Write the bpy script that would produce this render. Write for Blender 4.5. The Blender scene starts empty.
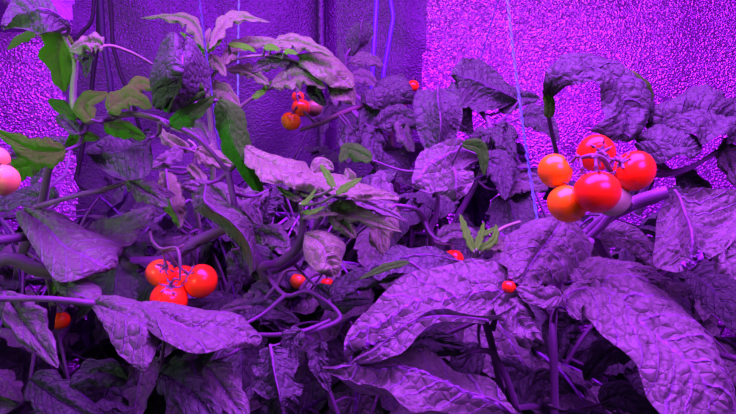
import bpy, bmesh, math, random
from mathutils import Vector, Matrix, noise
random.seed(11)
C = bpy.context.scene.collection
PI = math.pi
# ------------------------------------------------------------------ camera
F = 531.0
CAM = Vector((0, 0, 0.86))
PITCH = math.radians(-9)
cd = bpy.data.cameras.new('camera'); cam = bpy.data.objects.new('camera', cd); C.objects.link(cam)
cd.sensor_width = 36; cd.lens = F / 736 * 36; cd.clip_start = 0.02
cam.location = CAM; cam.rotation_euler = (PI/2 + PITCH, 0, 0)
bpy.context.scene.camera = cam
RIGHT = Vector((1, 0, 0)); FWD = Vector((0, math.cos(PITCH), math.sin(PITCH))); UP = RIGHT.cross(FWD)
def P(x, y, d):
    return CAM + FWD*d + RIGHT*((x-368)/F*d) + UP*(-(y-207)/F*d)

# ------------------------------------------------------------------ materials
def newmat(name):
    m = bpy.data.materials.new(name); m.use_nodes = True
    nt = m.node_tree; nt.nodes.clear()
    out = nt.nodes.new('ShaderNodeOutputMaterial')
    return m, nt, out
def N(nt, t, **kw):
    n = nt.nodes.new(t)
    for k, v in kw.items():
        if k in n.inputs: n.inputs[k].default_value = v
        else: setattr(n, k, v)
    return n
def math_(nt, op, a, b=None, clamp=False):
    n = nt.nodes.new('ShaderNodeMath'); n.operation = op; n.use_clamp = clamp
    for i, v in enumerate((a, b)):
        if v is None: continue
        if isinstance(v, (int, float)): n.inputs[i].default_value = v
        else: nt.links.new(v, n.inputs[i])
    return n.outputs[0]
def mixc(nt, f, a, b):
    n = nt.nodes.new('ShaderNodeMix'); n.data_type = 'RGBA'
    for s, v in ((n.inputs[0], f), (n.inputs[6], a), (n.inputs[7], b)):
        if isinstance(v, (int, float)): s.default_value = v
        elif isinstance(v, tuple): s.default_value = (*v, 1)
        else: nt.links.new(v, s)
    return n.outputs[2]

def leaf_mat(name, top, top2, vein, under, trans, bump=1.0, tw=0.25, rough=0.5, spec=0.35, mottled=None):
    m, nt, out = newmat(name); L = nt.links.new
    uv = N(nt, 'ShaderNodeUVMap'); sep = N(nt, 'ShaderNodeSeparateXYZ'); L(uv.outputs[0], sep.inputs[0])
    u, v = sep.outputs[0], sep.outputs[1]
    oc = N(nt, 'ShaderNodeTexCoord')
    nz = N(nt, 'ShaderNodeTexNoise', Scale=55.0, Detail=3.0); L(oc.outputs['Object'], nz.inputs['Vector'])
    a = math_(nt, 'ABSOLUTE', math_(nt, 'SUBTRACT', math_(nt, 'MULTIPLY', v, 2.0), 1.0))
    warp = math_(nt, 'MULTIPLY', math_(nt, 'SUBTRACT', nz.outputs[0], 0.5), 0.5)
    s = math_(nt, 'ADD', math_(nt, 'SUBTRACT', math_(nt, 'MULTIPLY', u, 8.0), math_(nt, 'MULTIPLY', a, 2.1)), warp)
    fr = math_(nt, 'PINGPONG', s, 0.5)              # 0 on a side vein
    side = math_(nt, 'SUBTRACT', 1.0, math_(nt, 'MULTIPLY', fr, 13.0), True)
    mid = math_(nt, 'SUBTRACT', 1.0, math_(nt, 'MULTIPLY', a, 22.0), True)
    vn = math_(nt, 'MAXIMUM', math_(nt, 'MULTIPLY', side, 0.7), mid)
    vo = N(nt, 'ShaderNodeTexVoronoi', Scale=120.0, feature='DISTANCE_TO_EDGE')
    wv = N(nt, 'ShaderNodeVectorMath', operation='ADD')
    ws = N(nt, 'ShaderNodeVectorMath', operation='SCALE'); ws.inputs['Scale'].default_value = 0.006
    L(nz.outputs['Color'], ws.inputs[0]); L(oc.outputs['Object'], wv.inputs[0]); L(ws.outputs[0], wv.inputs[1])
    L(wv.outputs[0], vo.inputs['Vector'])
    cell = math_(nt, 'POWER', math_(nt, 'MULTIPLY', vo.outputs['Distance'], 2.2, True), .6)
    fine = N(nt, 'ShaderNodeTexNoise', Scale=420.0, Detail=4.0); L(oc.outputs['Object'], fine.inputs['Vector'])
    h = math_(nt, 'ADD', math_(nt, 'SUBTRACT', cell, math_(nt, 'MULTIPLY', vn, 0.9)), math_(nt, 'MULTIPLY', fine.outputs[0], 0.22))
    b1 = N(nt, 'ShaderNodeBump', Strength=min(1, 0.75*bump), Distance=0.0017*bump); L(h, b1.inputs['Height'])
    oi = N(nt, 'ShaderNodeObjectInfo')
    big = N(nt, 'ShaderNodeTexNoise', Scale=28.0, Detail=4.0); L(oc.outputs['Object'], big.inputs['Vector'])
    f0 = math_(nt, 'ADD', math_(nt, 'MULTIPLY', math_(nt, 'SUBTRACT', big.outputs[0], 0.35), 1.6), math_(nt, 'MULTIPLY', math_(nt, 'SUBTRACT', oi.outputs['Random'], 0.5), 0.7), True)
    col = mixc(nt, f0, top, top2)
    if mottled:
        mo = N(nt, 'ShaderNodeTexNoise', Scale=70.0, Detail=5.0); L(oc.outputs['Object'], mo.inputs['Vector'])
        mf = math_(nt, 'MULTIPLY', math_(nt, 'SUBTRACT', mo.outputs[0], 0.5), 6.0, True)
        col = mixc(nt, mf, col, mottled)
    col = mixc(nt, math_(nt, 'MULTIPLY', vn, 0.4), col, vein)
    und = mixc(nt, math_(nt, 'MULTIPLY', vn, 0.6), under, vein)
    geo = N(nt, 'ShaderNodeNewGeometry')
    fc = mixc(nt, geo.outputs['Backfacing'], col, und)
    pb = N(nt, 'ShaderNodeBsdfPrincipled', Roughness=rough)
    pb.inputs['Specular IOR Level'].default_value = spec
    pb.inputs['Sheen Weight'].default_value = 0.12 if spec > .3 else 0; pb.inputs['Sheen Roughness'].default_value = 0.5
    L(fc, pb.inputs['Base Color']); L(b1.outputs[0], pb.inputs['Normal'])
    tr = N(nt, 'ShaderNodeBsdfTranslucent'); tr.inputs[0].default_value = (*trans, 1); L(b1.outputs[0], tr.inputs['Normal'])
    mx = N(nt, 'ShaderNodeMixShader'); mx.inputs[0].default_value = tw
    L(pb.outputs[0], mx.inputs[1]); L(tr.outputs[0], mx.inputs[2]); L(mx.outputs[0], out.inputs[0])
    return m
M = {}
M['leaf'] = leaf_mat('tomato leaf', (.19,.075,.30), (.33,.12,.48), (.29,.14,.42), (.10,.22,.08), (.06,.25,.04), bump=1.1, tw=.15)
M['dark'] = leaf_mat('shaded tomato leaf', (.055,.028,.09), (.10,.046,.16), (.12,.06,.18), (.07,.15,.07), (.04,.20,.03), bump=1.2, tw=.12, spec=.12)  # dimmed copy of the leaf colours, shade painted in for unlit leaves
M['young'] = leaf_mat('young tomato leaf', (.085,.045,.17), (.135,.075,.25), (.22,.20,.22), (.11,.36,.05), (.12,.35,.05), bump=.8, tw=.10)
M['green'] = leaf_mat('leaf underside', (.045,.34,.015), (.065,.45,.015), (.16,.50,.05), (.08,.36,.02), (.12,.95,.02), bump=.5, tw=.5, rough=.8, spec=.06)
M['mottled'] = leaf_mat('mottled leaf', (.035,.30,.010), (.055,.44,.012), (.08,.50,.04), (.05,.50,.02), (.08,.95,.02), bump=.8, tw=.45, rough=.8, spec=.06, mottled=(.14,.62,.02))
M['bud'] = leaf_mat('growing tip leaf', (.06,.85,.008), (.08,.90,.01), (.08,.9,.02), (.06,.8,.01), (.1,.95,.02), bump=.4, tw=.3, spec=.06)

def simple(name, c1, c2, scale=60, rough=.5, bump=.0, bscale=300, metal=0, spec=.5, coat=0, sheen=0):
    m, nt, out = newmat(name); L = nt.links.new
    oc = N(nt, 'ShaderNodeTexCoord'); nz = N(nt, 'ShaderNodeTexNoise', Scale=float(scale), Detail=4.0)
    L(oc.outputs['Object'], nz.inputs['Vector'])
    pb = N(nt, 'ShaderNodeBsdfPrincipled', Roughness=rough, Metallic=metal)
    pb.inputs['Specular IOR Level'].default_value = spec; pb.inputs['Coat Weight'].default_value = coat
    pb.inputs['Sheen Weight'].default_value = sheen
    L(mixc(nt, nz.outputs[0], c1, c2), pb.inputs['Base Color'])
    if bump:
        n2 = N(nt, 'ShaderNodeTexNoise', Scale=float(bscale), Detail=3.0); L(oc.outputs['Object'], n2.inputs['Vector'])
        b = N(nt, 'ShaderNodeBump', Strength=.6, Distance=bump); L(n2.outputs[0], b.inputs['Height']); L(b.outputs[0], pb.inputs['Normal'])
    L(pb.outputs[0], out.inputs[0]); return m
M['stem'] = simple('hairy stem', (.06,.05,.065), (.13,.10,.14), 40, .55, .0006, 500, sheen=.3)
M['pale'] = simple('pale young stem', (.14,.34,.09), (.20,.42,.14), 50, .5, .0004, 500, sheen=.3)
M['brown'] = simple('woody stem', (.05,.05,.04), (.13,.11,.08), 60, .7, .0006, 400)
M['calyx'] = simple('calyx', (.06,.08,.05), (.14,.16,.10), 90, .6, .0003, 600, sheen=.2)
M['red'] = simple('ripe tomato skin', (.98,.07,.004), (1.0,.11,.006), 35, .26, 0, coat=.15, spec=.35)
M['orange'] = simple('orange tomato skin', (1.0,.60,.004), (1.0,.46,.004), 35, .26, 0, coat=.12, spec=.35)
M['redor'] = simple('turning tomato skin', (.98,.34,.015), (.96,.12,.015), 45, .24, 0, coat=.2)
M['unripe'] = simple('unripe tomato skin', (.20,.30,.05), (.26,.36,.07), 35, .35, 0)
M['pale_fruit'] = simple('pale unripe tomato skin', (.36,.75,.18), (.42,.80,.24), 35, .35, 0)
M['pink'] = simple('blushing tomato skin', (.75,.85,.12), (.80,.72,.10), 30, .3, 0)
M['cable'] = simple('black cable', (.01,.01,.012), (.015,.015,.018), 50, .7, spec=.15)
M['rod'] = simple('dark pole', (.025,.02,.04), (.03,.025,.05), 50, .6, spec=.2)
M['twine'] = simple('pale twine', (.10,.34,.42), (.15,.42,.50), 300, .8, .0006, 900)
M['thin'] = simple('dark twine', (.03,.05,.10), (.05,.08,.15), 300, .8)
M['ribbon'] = simple('purple cord', (.09,.05,.55), (.12,.06,.65), 100, .5)
M['soil'] = simple('potting soil', (.02,.014,.01), (.06,.04,.03), 60, .95, .01, 90)
M['case'] = simple('black lamp case', (.03,.03,.03), (.04,.04,.04), 50, .5)
M['canvas'] = simple('black tent canvas', (.03,.03,.035), (.05,.05,.055), 300, .8, .0005, 900)

def wall_mat(name, c, cells, rough, metal, bump, facet=0.0):
    m, nt, out = newmat(name); L = nt.links.new
    oc = N(nt, 'ShaderNodeTexCoord')
    vo = N(nt, 'ShaderNodeTexVoronoi', Scale=float(cells)); L(oc.outputs['Object'], vo.inputs['Vector'])
    nz = N(nt, 'ShaderNodeTexNoise', Scale=9.0, Detail=5.0); L(oc.outputs['Object'], nz.inputs['Vector'])
    pb = N(nt, 'ShaderNodeBsdfPrincipled', Roughness=rough, Metallic=metal)
    L(mixc(nt, nz.outputs[0], tuple(x*.8 for x in c), c), pb.inputs['Base Color'])
    vn = N(nt, 'ShaderNodeTexNoise', Scale=float(cells)*.8, Detail=3.0); L(oc.outputs['Object'], vn.inputs['Vector'])
    b = N(nt, 'ShaderNodeBump', Strength=.8, Distance=bump)
    L(math_(nt, 'ADD', vo.outputs['Distance'], math_(nt, 'MULTIPLY', vn.outputs[0], 1.2)), b.inputs['Height'])
    if facet:     # embossed facets: every pebble of the sheet has its own small tilt
        sb = N(nt, 'ShaderNodeVectorMath', operation='SUBTRACT'); sb.inputs[1].default_value = (.5,.5,.5); L(vo.outputs['Color'], sb.inputs[0])
        sl = N(nt, 'ShaderNodeVectorMath', operation='SCALE'); sl.inputs['Scale'].default_value = facet; L(sb.outputs[0], sl.inputs[0])
        ad = N(nt, 'ShaderNodeVectorMath', operation='ADD'); L(sl.outputs[0], ad.inputs[0]); L(b.outputs[0], ad.inputs[1])
        no = N(nt, 'ShaderNodeVectorMath', operation='NORMALIZE'); L(ad.outputs[0], no.inputs[0]); L(no.outputs[0], pb.inputs['Normal'])
    else: L(b.outputs[0], pb.inputs['Normal'])
    L(pb.outputs[0], out.inputs[0]); return m
M['mylar'] = wall_mat('embossed reflective sheet', (.66,.25,.72), 270, .32, .8, .0030, facet=.28)  # silver sheet; the lamp's violet is put into its colour
M['mylar_shaded'] = wall_mat('smooth sheet with painted shade', (.085,.032,.12), 300, .42, .6, .0009, facet=.10)  # silver sheet with shade put into its darker colour
M['foil'] = wall_mat('creased foil sheet', (.22,.10,.30), 300, .40, .75, .0004)

# ------------------------------------------------------------------ mesh helpers
def mesh_obj(name, verts, faces, mat, parent=None, origin=None, uvs=None, smooth=True):
    me = bpy.data.meshes.new(name)
    o0 = origin or Vector((0,0,0))
    me.from_pydata([tuple(Vector(v)-o0) for v in verts], [], faces)
    if uvs:
        l = me.uv_layers.new(name='UVMap')
        for lp in me.loops: l.data[lp.index].uv = uvs[lp.vertex_index]
    if smooth: me.polygons.foreach_set('use_smooth', [True]*len(me.polygons))
    me.materials.append(mat)
    o = bpy.data.objects.new(name, me); C.objects.link(o)
    place(o, o0, parent)
    return o
WORLD = {}
def place(o, w, parent):
    """world position w, under a parent that is only translated"""
    WORLD[o.name] = Vector(w)
    if parent:
        o.parent = parent; o.location = Vector(w) - WORLD[parent.name]
    else: o.location = w
def tag(o, label, cat, group=None):
    o['label'] = label; o['category'] = cat
    if group: o['group'] = group
    return o
def empty(name, w, label, cat, group=None):
    o = bpy.data.objects.new(name, None); C.objects.link(o); o.empty_display_size = .03
    place(o, w, None); return tag(o, label, cat, group)

def cr(pts, t):
    n = len(pts)
    if n == 1: return pts[0]
    x = t*(n-1); i = min(int(x), n-2); f = x-i
    a, b, c, d = pts[max(i-1,0)], pts[i], pts[i+1], pts[min(i+2,n-1)]
    return .5*((2*b)+(c-a)*f+(2*a-5*b+4*c-d)*f*f+(3*b-3*c+d-a)*f**3)
def tube(verts, faces, pts, rads, seg=8, n=None, rough=0, caps=True):
    n = n or max(6, len(pts)*6)
    P_ = [cr(pts, i/(n-1)) for i in range(n)]; R_ = [cr(rads, i/(n-1)) for i in range(n)]
    up = Vector((.3,.2,1)); b0 = len(verts)
    for i in range(n):
        t = (P_[min(i+1,n-1)]-P_[max(i-1,0)]).normalized()
        a = up - t*up.dot(t)
        if a.length < 1e-4: a = Vector((1,0,0)) - t*t.x
        a.normalize(); up = a; b = t.cross(a)
        for k in range(seg):
            an = 2*PI*k/seg; r = max(R_[i], 1e-5)
            if rough: r *= 1 + rough*noise.noise(P_[i]*60 + Vector((math.cos(an), math.sin(an), 0)))
            verts.append(P_[i]+(a*math.cos(an)+b*math.sin(an))*r)
    for i in range(n-1):
        for k in range(seg):
            faces.append((b0+i*seg+k, b0+i*seg+(k+1)%seg, b0+(i+1)*seg+(k+1)%seg, b0+(i+1)*seg+k))
    if caps:
        faces.append(tuple(b0+k for k in range(seg))[::-1]); faces.append(tuple(b0+(n-1)*seg+k for k in range(seg)))

def blade(A, Mi, B, NU, NV, amp=.001, cells=90, bow=0.0, wave=.0, flip=None, seed=0, lobes=(0,0), nvein=8, crease=1.0):
    """loft: A, Mi, B functions of u giving edge/midrib/edge points -> verts, faces, uvs. normal side decided by flip (a target direction)"""
    verts, uvs, faces = [], [], []
    rows = []
    for i in range(NU):
        u = i/(NU-1); m = Mi(u); a = A(u); b = B(u)
        t = (Mi(min(1,u+.02))-Mi(max(0,u-.02))).normalized()
        lat = (a-b)
        if lat.length < 1e-6: lat = rows[-1][3] if rows else Vector((1,0,0))
        lat = lat.normalized(); nrm = t.cross(lat)
        if nrm.length < 1e-4: nrm = rows[-1][4] if rows else Vector((0,0,1))
        nrm.normalize()
        rows.append([m, a, b, lat, nrm, t])
    avg = sum((r[4] for r in rows), Vector())
    for r in rows:
        pass
    for i, (m, a, b, lat, nrm, t) in enumerate(rows):
        u = i/(NU-1)
        for j in range(NV):
            v = -1+2*j/(NV-1); av = abs(v); e = a if v > 0 else b
            w = (e-m).length
            # lobes: deep notches towards the edge, slanted to the tip
            k = 1.0; sh = 0
            if lobes[0]:
                ph = u*lobes[1]+ (0.35 if v > 0 else 0)
                tri = 1-abs(((ph) % 1)*2-1)
                tri = tri**.7
                k = 1 - lobes[0]*(1-tri)*av**2*math.sin(PI*min(1,u*1.02))**.3
                tt = abs(((ph*3.0) % 1)*2-1); k -= .035*tt*av**3
                sh = .10*lobes[0]*w*av**2
            k *= 1 + (.035 if lobes[0] else .012)*noise.noise(Vector((u*9, v*2, seed)))*av
            p = m + (e-m)*av*k + t*sh
            p += nrm*(bow*w*av*(1-av)*2)
            s = u*nvein - av*2.1
            fr = abs((s % 1)-.5)*2        # 1 on vein
            body = min(1, w/.012)
            q = math.sqrt(max(0, 1-fr**3))*min(1, av*6)
            dd = noise.voronoi(Vector((s*1.6, v*w*cells*1.0+seed*3.1, seed)))[0]
            q2 = min(1, (dd[1]-dd[0])*2.2)**.8
            pn = noise.noise(Vector((u*4.1, v*1.7, seed*7.3)))
            h = amp*(q*1.3*crease + q2*.9)*body*(1-.85*av**7) + amp*3.4*pn*body + amp*-1.2*math.exp(-(av*9)**2)*body
            h += wave*w*av**3*math.sin(u*17+seed+ (1.7 if v>0 else 0))*min(1,u*5)*min(1,(1-u)*5)
            p = p + nrm*h
            verts.append(p); uvs.append((u, (v+1)/2))
    fl = flip is not None and avg.dot(flip) < 0
    if fl:                                    # put the relief on the facing side by mirroring it
        verts2 = []
        for idx, p in enumerate(verts): verts2.append(p)
        verts = verts2
    for i in range(NU-1):
        for j in range(NV-1):
            f = (i*NV+j, i*NV+j+1, (i+1)*NV+j+1, (i+1)*NV+j)
            faces.append(f if not fl else f[::-1])
    return verts, faces, uvs

# ------------------------------------------------------------------ plants
FLOOR = 0.0
class Plant: pass
PL = {}
def plant(key, rootxy, label, stems):
    """stems: list of (kind, [(x,y,d,r)...]); the first starts at the soil"""
    p = Plant(); p.key = key
    p.o = empty('tomato_plant', Vector((rootxy[0], rootxy[1], FLOOR)), label, 'plant')
    p.samples = []
    for i, (mat, pts) in enumerate(stems):
        w = [P(x, y, d) for x, y, d, r in pts]; r = [q[3]*.001 for q in pts]
        if i == 0:
            root = Vector((rootxy[0], rootxy[1], FLOOR-.01))
            w = [root, root.lerp(w[0], .5)+Vector((random.uniform(-.02,.02), .02, .06)) , *w]; r = [.008, .0075, *r]
        add_stem(p, w, r, mat, 'main_stem' if i == 0 else 'branch')
    PL[key] = p; return p
def add_stem(p, w, r, mat='stem', name='branch', seg=10):
    v, f = [], []
    tube(v, f, w, r, seg, n=len(w)*9, rough=.12)
    # joints: slight swellings where leaf stalks leave
    o = mesh_obj(name, v, f, M[mat], p.o, origin=w[0])
    for k in range(40):
        q = cr(w, k/39)
        if q.z > .3: p.samples.append(q)
    return o
def nearest(p, w):
    return min(p.samples, key=lambda s: (s-w).length)

def stalk(p, leafo, base, mat, r=.0014, to=None, name='leaf_stalk'):
    q = to or nearest(p, base)
    L_ = (q-base).length
    if L_ < .004: return
    mid = base.lerp(q, .5) + Vector((0, .15*L_, -.10*L_))
    v, f = [], []
    tube(v, f, [q, mid, base], [r*1.6, r*1.1, r*.9], 7, n=12, caps=True)
    mesh_obj(name, v, f, M[mat], leafo, origin=q)

def prof(u, kind):
    if kind == 'ovate':  return (math.sin(PI*u**.72)**.75) if 0 < u < 1 else 0
    if kind == 'broad':  return (math.sin(PI*u**.85)**.5) if 0 < u < 1 else 0
    if kind == 'lance':  return (math.sin(PI*u**.8)**1.0) if 0 < u < 1 else 0
    if kind == 'strap':  return (min(1, u*6)**.5*min(1, (1-u)*6)**.5)
def H(key, pts, wa, wb, d, tilt=.8, yaw=0., kind='ovate', mat='leaf', bow=.25, amp=.0011, lob=(.28, 4), wave=.10,
      under=False, drop=0., st=None, stmat=None, label=None, dd=None, NU=56, NV=27, nvein=8, x0y0=None, at=None, crease=1.0):
    """a leaf: spine through pixels pts (base to tip), half widths wa, wb in pixels (numbers or lists), mean depth d"""
    p = PL[key]
    n = len(pts)
    spx = [Vector((x, y, 0)) for x, y in pts]
    cx = sum(q.x for q in spx)/n; cy = sum(q.y for q in spx)/n
    if x0y0: cx, cy = x0y0
    dds = dd or [0]*n
    WA = wa if isinstance(wa, list) else [wa]*2; WB = wb if isinstance(wb, list) else [wb]*2
    def mid2(u): return cr(spx, u)
    def dep(x, y, u):
        return d*(1 - tilt*(y-cy)/F*1.0 - yaw*(x-cx)/F) + cr(dds, u)
    def edge(u, sgn):
        m = mid2(u); t = mid2(min(1,u+.02))-mid2(max(0,u-.02)); t.normalize()
        nrm = Vector((t.y, -t.x, 0))
        w = prof(u, kind)*(cr(WA, u) if sgn > 0 else cr(WB, u))
        q = m + nrm*w*sgn
        return P(q.x, q.y, dep(q.x, q.y, u) + drop*(w/F*d))
    Mi = lambda u: (lambda m: P(m.x, m.y, dep(m.x, m.y, u)))(mid2(u))
    seed = (abs(pts[0][0]*7+pts[0][1]*13)) % 97 + .37
    v, f, uv = blade(lambda u: edge(u, 1), Mi, lambda u: edge(u, -1), NU, NV, amp*1.2, bow=bow, wave=wave,
                     flip=(FWD if under else -FWD), seed=seed, lobes=lob, nvein=nvein, crease=crease)
    rib = [v[int(k_*(NU-1))*NV+NV//2] for k_ in (0, .12, .25, .4, .55, .7, .85, .97)]
    o = mesh_obj('leaf', v, f, M[mat], p.o, origin=Mi(0), uvs=uv)
    if label: o['label'] = label
    sm = stmat or ('pale' if mat in ('young', 'bud') else 'stem')
    if st != 0: stalk(p, o, Mi(0.0), sm, to=(P(*at) if at else None), r=(st or 1.4)*.001)
    # raised midrib on the underside
    v, f = [], []
    off = (FWD*.0012)
    w0 = [q_+off*.8 for q_ in rib]
    tube(v, f, w0, [.0009, .0008, .0007, .0006, .0005, .0004, .0003, .0002], 6, n=24)
    mesh_obj('midrib', v, f, M[sm], o, origin=w0[0])
    return o
def LOFT(key, rows, mat='leaf', NU=84, NV=41, amp=.0014, bow=.15, lob=(0,0), wave=.04, under=False, st=None, at=None, label=None, nvein=9, crease=1.0, cells=90, ribbed=True):
    """a large leaf from rows of (edge), (midrib), (edge) pixel+depth triples, base to tip"""
    p = PL[key]
    A = [P(*r[0]) for r in rows]; Mm = [P(*r[1]) for r in rows]; B = [P(*r[2]) for r in rows]
    seed = (rows[0][1][0]*3+rows[0][1][1]) % 91 + .5
    v, f, uv = blade(lambda u: cr(A, u), lambda u: cr(Mm, u), lambda u: cr(B, u), NU, NV, amp*1.2, bow=bow, wave=wave,
                     flip=(FWD if under else -FWD), seed=seed, lobes=lob, nvein=nvein, crease=crease, cells=cells)
    rib = [v[int(k_*(NU-1))*NV+NV//2] for k_ in (0, .12, .25, .4, .55, .7, .85, .97)]
    o = mesh_obj('leaf', v, f, M[mat], p.o, origin=Mm[0], uvs=uv)
    if label: o['label'] = label
    if st != 0: stalk(p, o, Mm[0], 'stem', to=(P(*at) if at else None), r=(st or 1.8)*.001)
    if not ribbed: return o
    v, f = [], []
    w0 = [q_+FWD*.0014 for q_ in rib]
    tube(v, f, w0, [.0012, .001, .0008, .0007, .0006, .0004, .0003, .0002], 6, n=30)
    mesh_obj('midrib', v, f, M['stem'], o, origin=w0[0])
    return o

# --- stems (pixel x, pixel y, depth, radius in mm)
plant('A', (-.36, .62), 'tall tomato plant at far left with hanging green-backed leaves', [
    ('stem', [(20,300,.62,6),(40,215,.56,4.5),(52,160,.52,3.6),(75,140,.50,3.2),(88,122,.49,3.2),(108,119,.49,2.9),(130,114,.49,2.7),(155,118,.49,2.6),(178,128,.50,2.4),(200,140,.50,2.2),(228,172,.51,2.2)]),
    ('pale', [(88,122,.49,2.8),(75,110,.49,3),(73,90,.49,2.8),(75,62,.49,2.4),(66,40,.48,1.8),(60,28,.48,1.4)]),
    ('stem', [(178,128,.50,2.4),(186,118,.5,1.8),(196,104,.5,1.5)]),
    ('stem', [(52,160,.52,2.6),(30,158,.50,1.6),(8,150,.48,1.2)]),
    ('pale', [(75,62,.49,1.4),(104,46,.53,1.6),(130,52,.55,1.5),(152,64,.57,1.3)]),
])
plant('B', (-.30, .45), 'tomato plant at lower left with thick horizontal stem below its fruit', [
    ('stem', [(-60,330,.52,7),(0,262,.52,6),(40,270,.53,7.5),(90,275,.54,6.5),(130,264,.54,6.5),(165,260,.55,6),(200,240,.56,6),(232,225,.56,5.5)]),
    ('stem', [(-40,245,.45,4),(0,240,.47,4.2),(40,236,.50,4),(75,242,.53,3)]),
    ('stem', [(-30,300,.40,3),(0,299,.42,2.6),(50,299,.42,2.4),(100,304,.43,2.8),(135,307,.44,2),(160,312,.44,2)]),
    ('stem', [(20,215,.52,2),(40,206,.5,2.2),(75,196,.5,2.6),(110,188,.51,2.3),(128,181,.52,2)]),
    ('stem', [(165,260,.55,4),(190,300,.55,3),(230,330,.5,2.5),(290,334,.45,2),(330,320,.46,1.5)]),
])
plant('C', (-.14, .84), 'pale young tomato shoot climbing the pale blue twine at left', [
    ('pale', [(235,330,.80,6),(222,250,.74,5),(214,190,.70,4),(212,140,.67,3.2),(208,100,.65,3),(206,70,.64,2.6),(204,48,.63,1.6)]),
    ('pale', [(210,80,.65,2),(222,66,.65,2),(245,57,.66,1.8),(275,56,.67,1.5),(300,62,.68,1.2)]),
    ('pale', [(212,140,.67,2),(232,115,.68,2.3),(252,98,.68,2.3),(275,86,.69,2.0),(300,78,.70,1.7),(330,77,.71,1.5),(340,78,.71,1)]),
    ('pale', [(200,230,.62,2.5),(192,180,.60,2.4),(196,150,.60,2),(188,140,.60,1.6)]),
])
plant('D', (-.07, .58), 'tomato plant at centre with forked green stem under a pale flat leaf', [
    ('stem', [(290,360,.56,6),(272,300,.53,5),(258,262,.51,4),(240,225,.51,3.2),(228,172,.51,3)]),
    ('stem', [(272,285,.52,4.2),(262,268,.51,4.4),(280,262,.50,4.2),(298,246,.49,4.2),(303,222,.48,3.4),(300,200,.48,2.6),(296,186,.48,2)]),
    ('stem', [(272,272,.52,3),(292,262,.52,3.6),(308,244,.52,3.2),(318,222,.52,2.8),(330,205,.52,2)]),
    ('stem', [(265,272,.52,2),(285,295,.48,2),(310,292,.47,1.8),(340,318,.46,2),(300,335,.45,1.8)]),
    ('stem', [(280,330,.53,2),(312,340,.49,1.8),(322,370,.48,1.8),(340,420,.46,1.8)]),
])
plant('E', (.02, .86), 'tomato plant in the back with dark crinkled leaves before the tent corner', [
    ('brown', [(415,330,.88,7),(400,230,.86,6),(392,150,.84,5),(388,100,.81,3)]),
    ('brown', [(390,98,.81,3),(368,105,.77,3.6),(345,112,.75,3.8),(318,124,.74,3.4),(300,130,.74,2.6)]),
    ('stem', [(440,330,.70,6),(432,268,.62,5),(431,240,.58,4),(427,226,.56,3.6),(417,210,.55,2.6),(396,205,.54,1.8)]),
    ('stem', [(429,232,.57,3),(436,215,.57,3),(438,195,.58,2.4),(440,170,.6,1.8)]),
    ('stem', [(450,230,.70,4),(482,170,.70,3.6),(490,128,.70,3.6),(476,106,.72,2.6),(470,90,.74,1.6)]),
    ('stem', [(368,105,.77,3),(352,90,.8,2.4),(345,60,.85,2),(358,40,.86,1.5)]),
])
plant('F', (.22, .55), 'tomato plant at right with thick stem carrying the largest fruit', [
    ('stem', [(540,420,.60,7),(552,300,.55,6.5),(570,255,.52,6),(590,232,.50,5.6),(610,216,.48,6),(635,203,.47,6),(655,196,.46,6),(668,192,.455,5.4)]),
    ('stem', [(575,250,.50,3.5),(600,228,.48,3.6),(615,212,.47,3.6),(632,205,.465,3)]),
    ('stem', [(640,200,.50,3),(652,176,.49,3.2),(672,173,.49,3),(695,165,.50,2.6),(716,152,.50,2)]),
    ('stem', [(554,430,.405,3.2),(554,380,.405,3),(553,335,.41,3),(554,306,.43,2.6)]),
    ('stem', [(552,300,.55,3.5),(570,240,.6,3),(560,170,.62,2.8),(549,120,.56,2.6),(548,98,.54,2)]),
    ('stem', [(590,232,.5,4),(660,330,.5,3),(740,360,.46,3)]),
])
plant('G', (.08, .36), 'tomato plant in the foreground with huge blistered curling leaves', [
    ('stem', [(500,520,.42,6),(505,440,.42,4),(500,385,.42,3.2),(492,345,.42,3),(478,300,.42,2.4)]),
    ('stem', [(520,420,.42,3),(505,375,.41,2.6),(490,352,.41,2.4),(470,352,.41,1.8)]),
    ('pale', [(480,320,.46,3),(470,285,.47,2.6),(472,262,.47,2.6),(485,248,.47,2.2),(500,230,.47,1.8),(520,222,.48,1.5)]),
    ('stem', [(560,430,.42,3),(540,408,.42,2.6),(518,408,.41,2)]),
])

plant('J', (-.25, .80), 'tomato plant low at the back left, mostly hidden behind the others', [
    ('stem', [(120,420,.80,6),(130,330,.76,5),(120,260,.72,4)]), ('stem', [(130,330,.76,4),(240,290,.74,3),(300,250,.72,2)])])
plant('K', (.30, .82), 'tomato plant farthest back at right, mostly hidden behind the others', [
    ('stem', [(560,420,.84,6),(560,330,.80,5),(590,230,.76,4)]), ('stem', [(560,330,.80,4),(470,270,.78,3),(400,200,.76,2)]), ('stem', [(560,330,.80,4),(660,290,.76,3),(720,220,.74,2)])])

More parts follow.
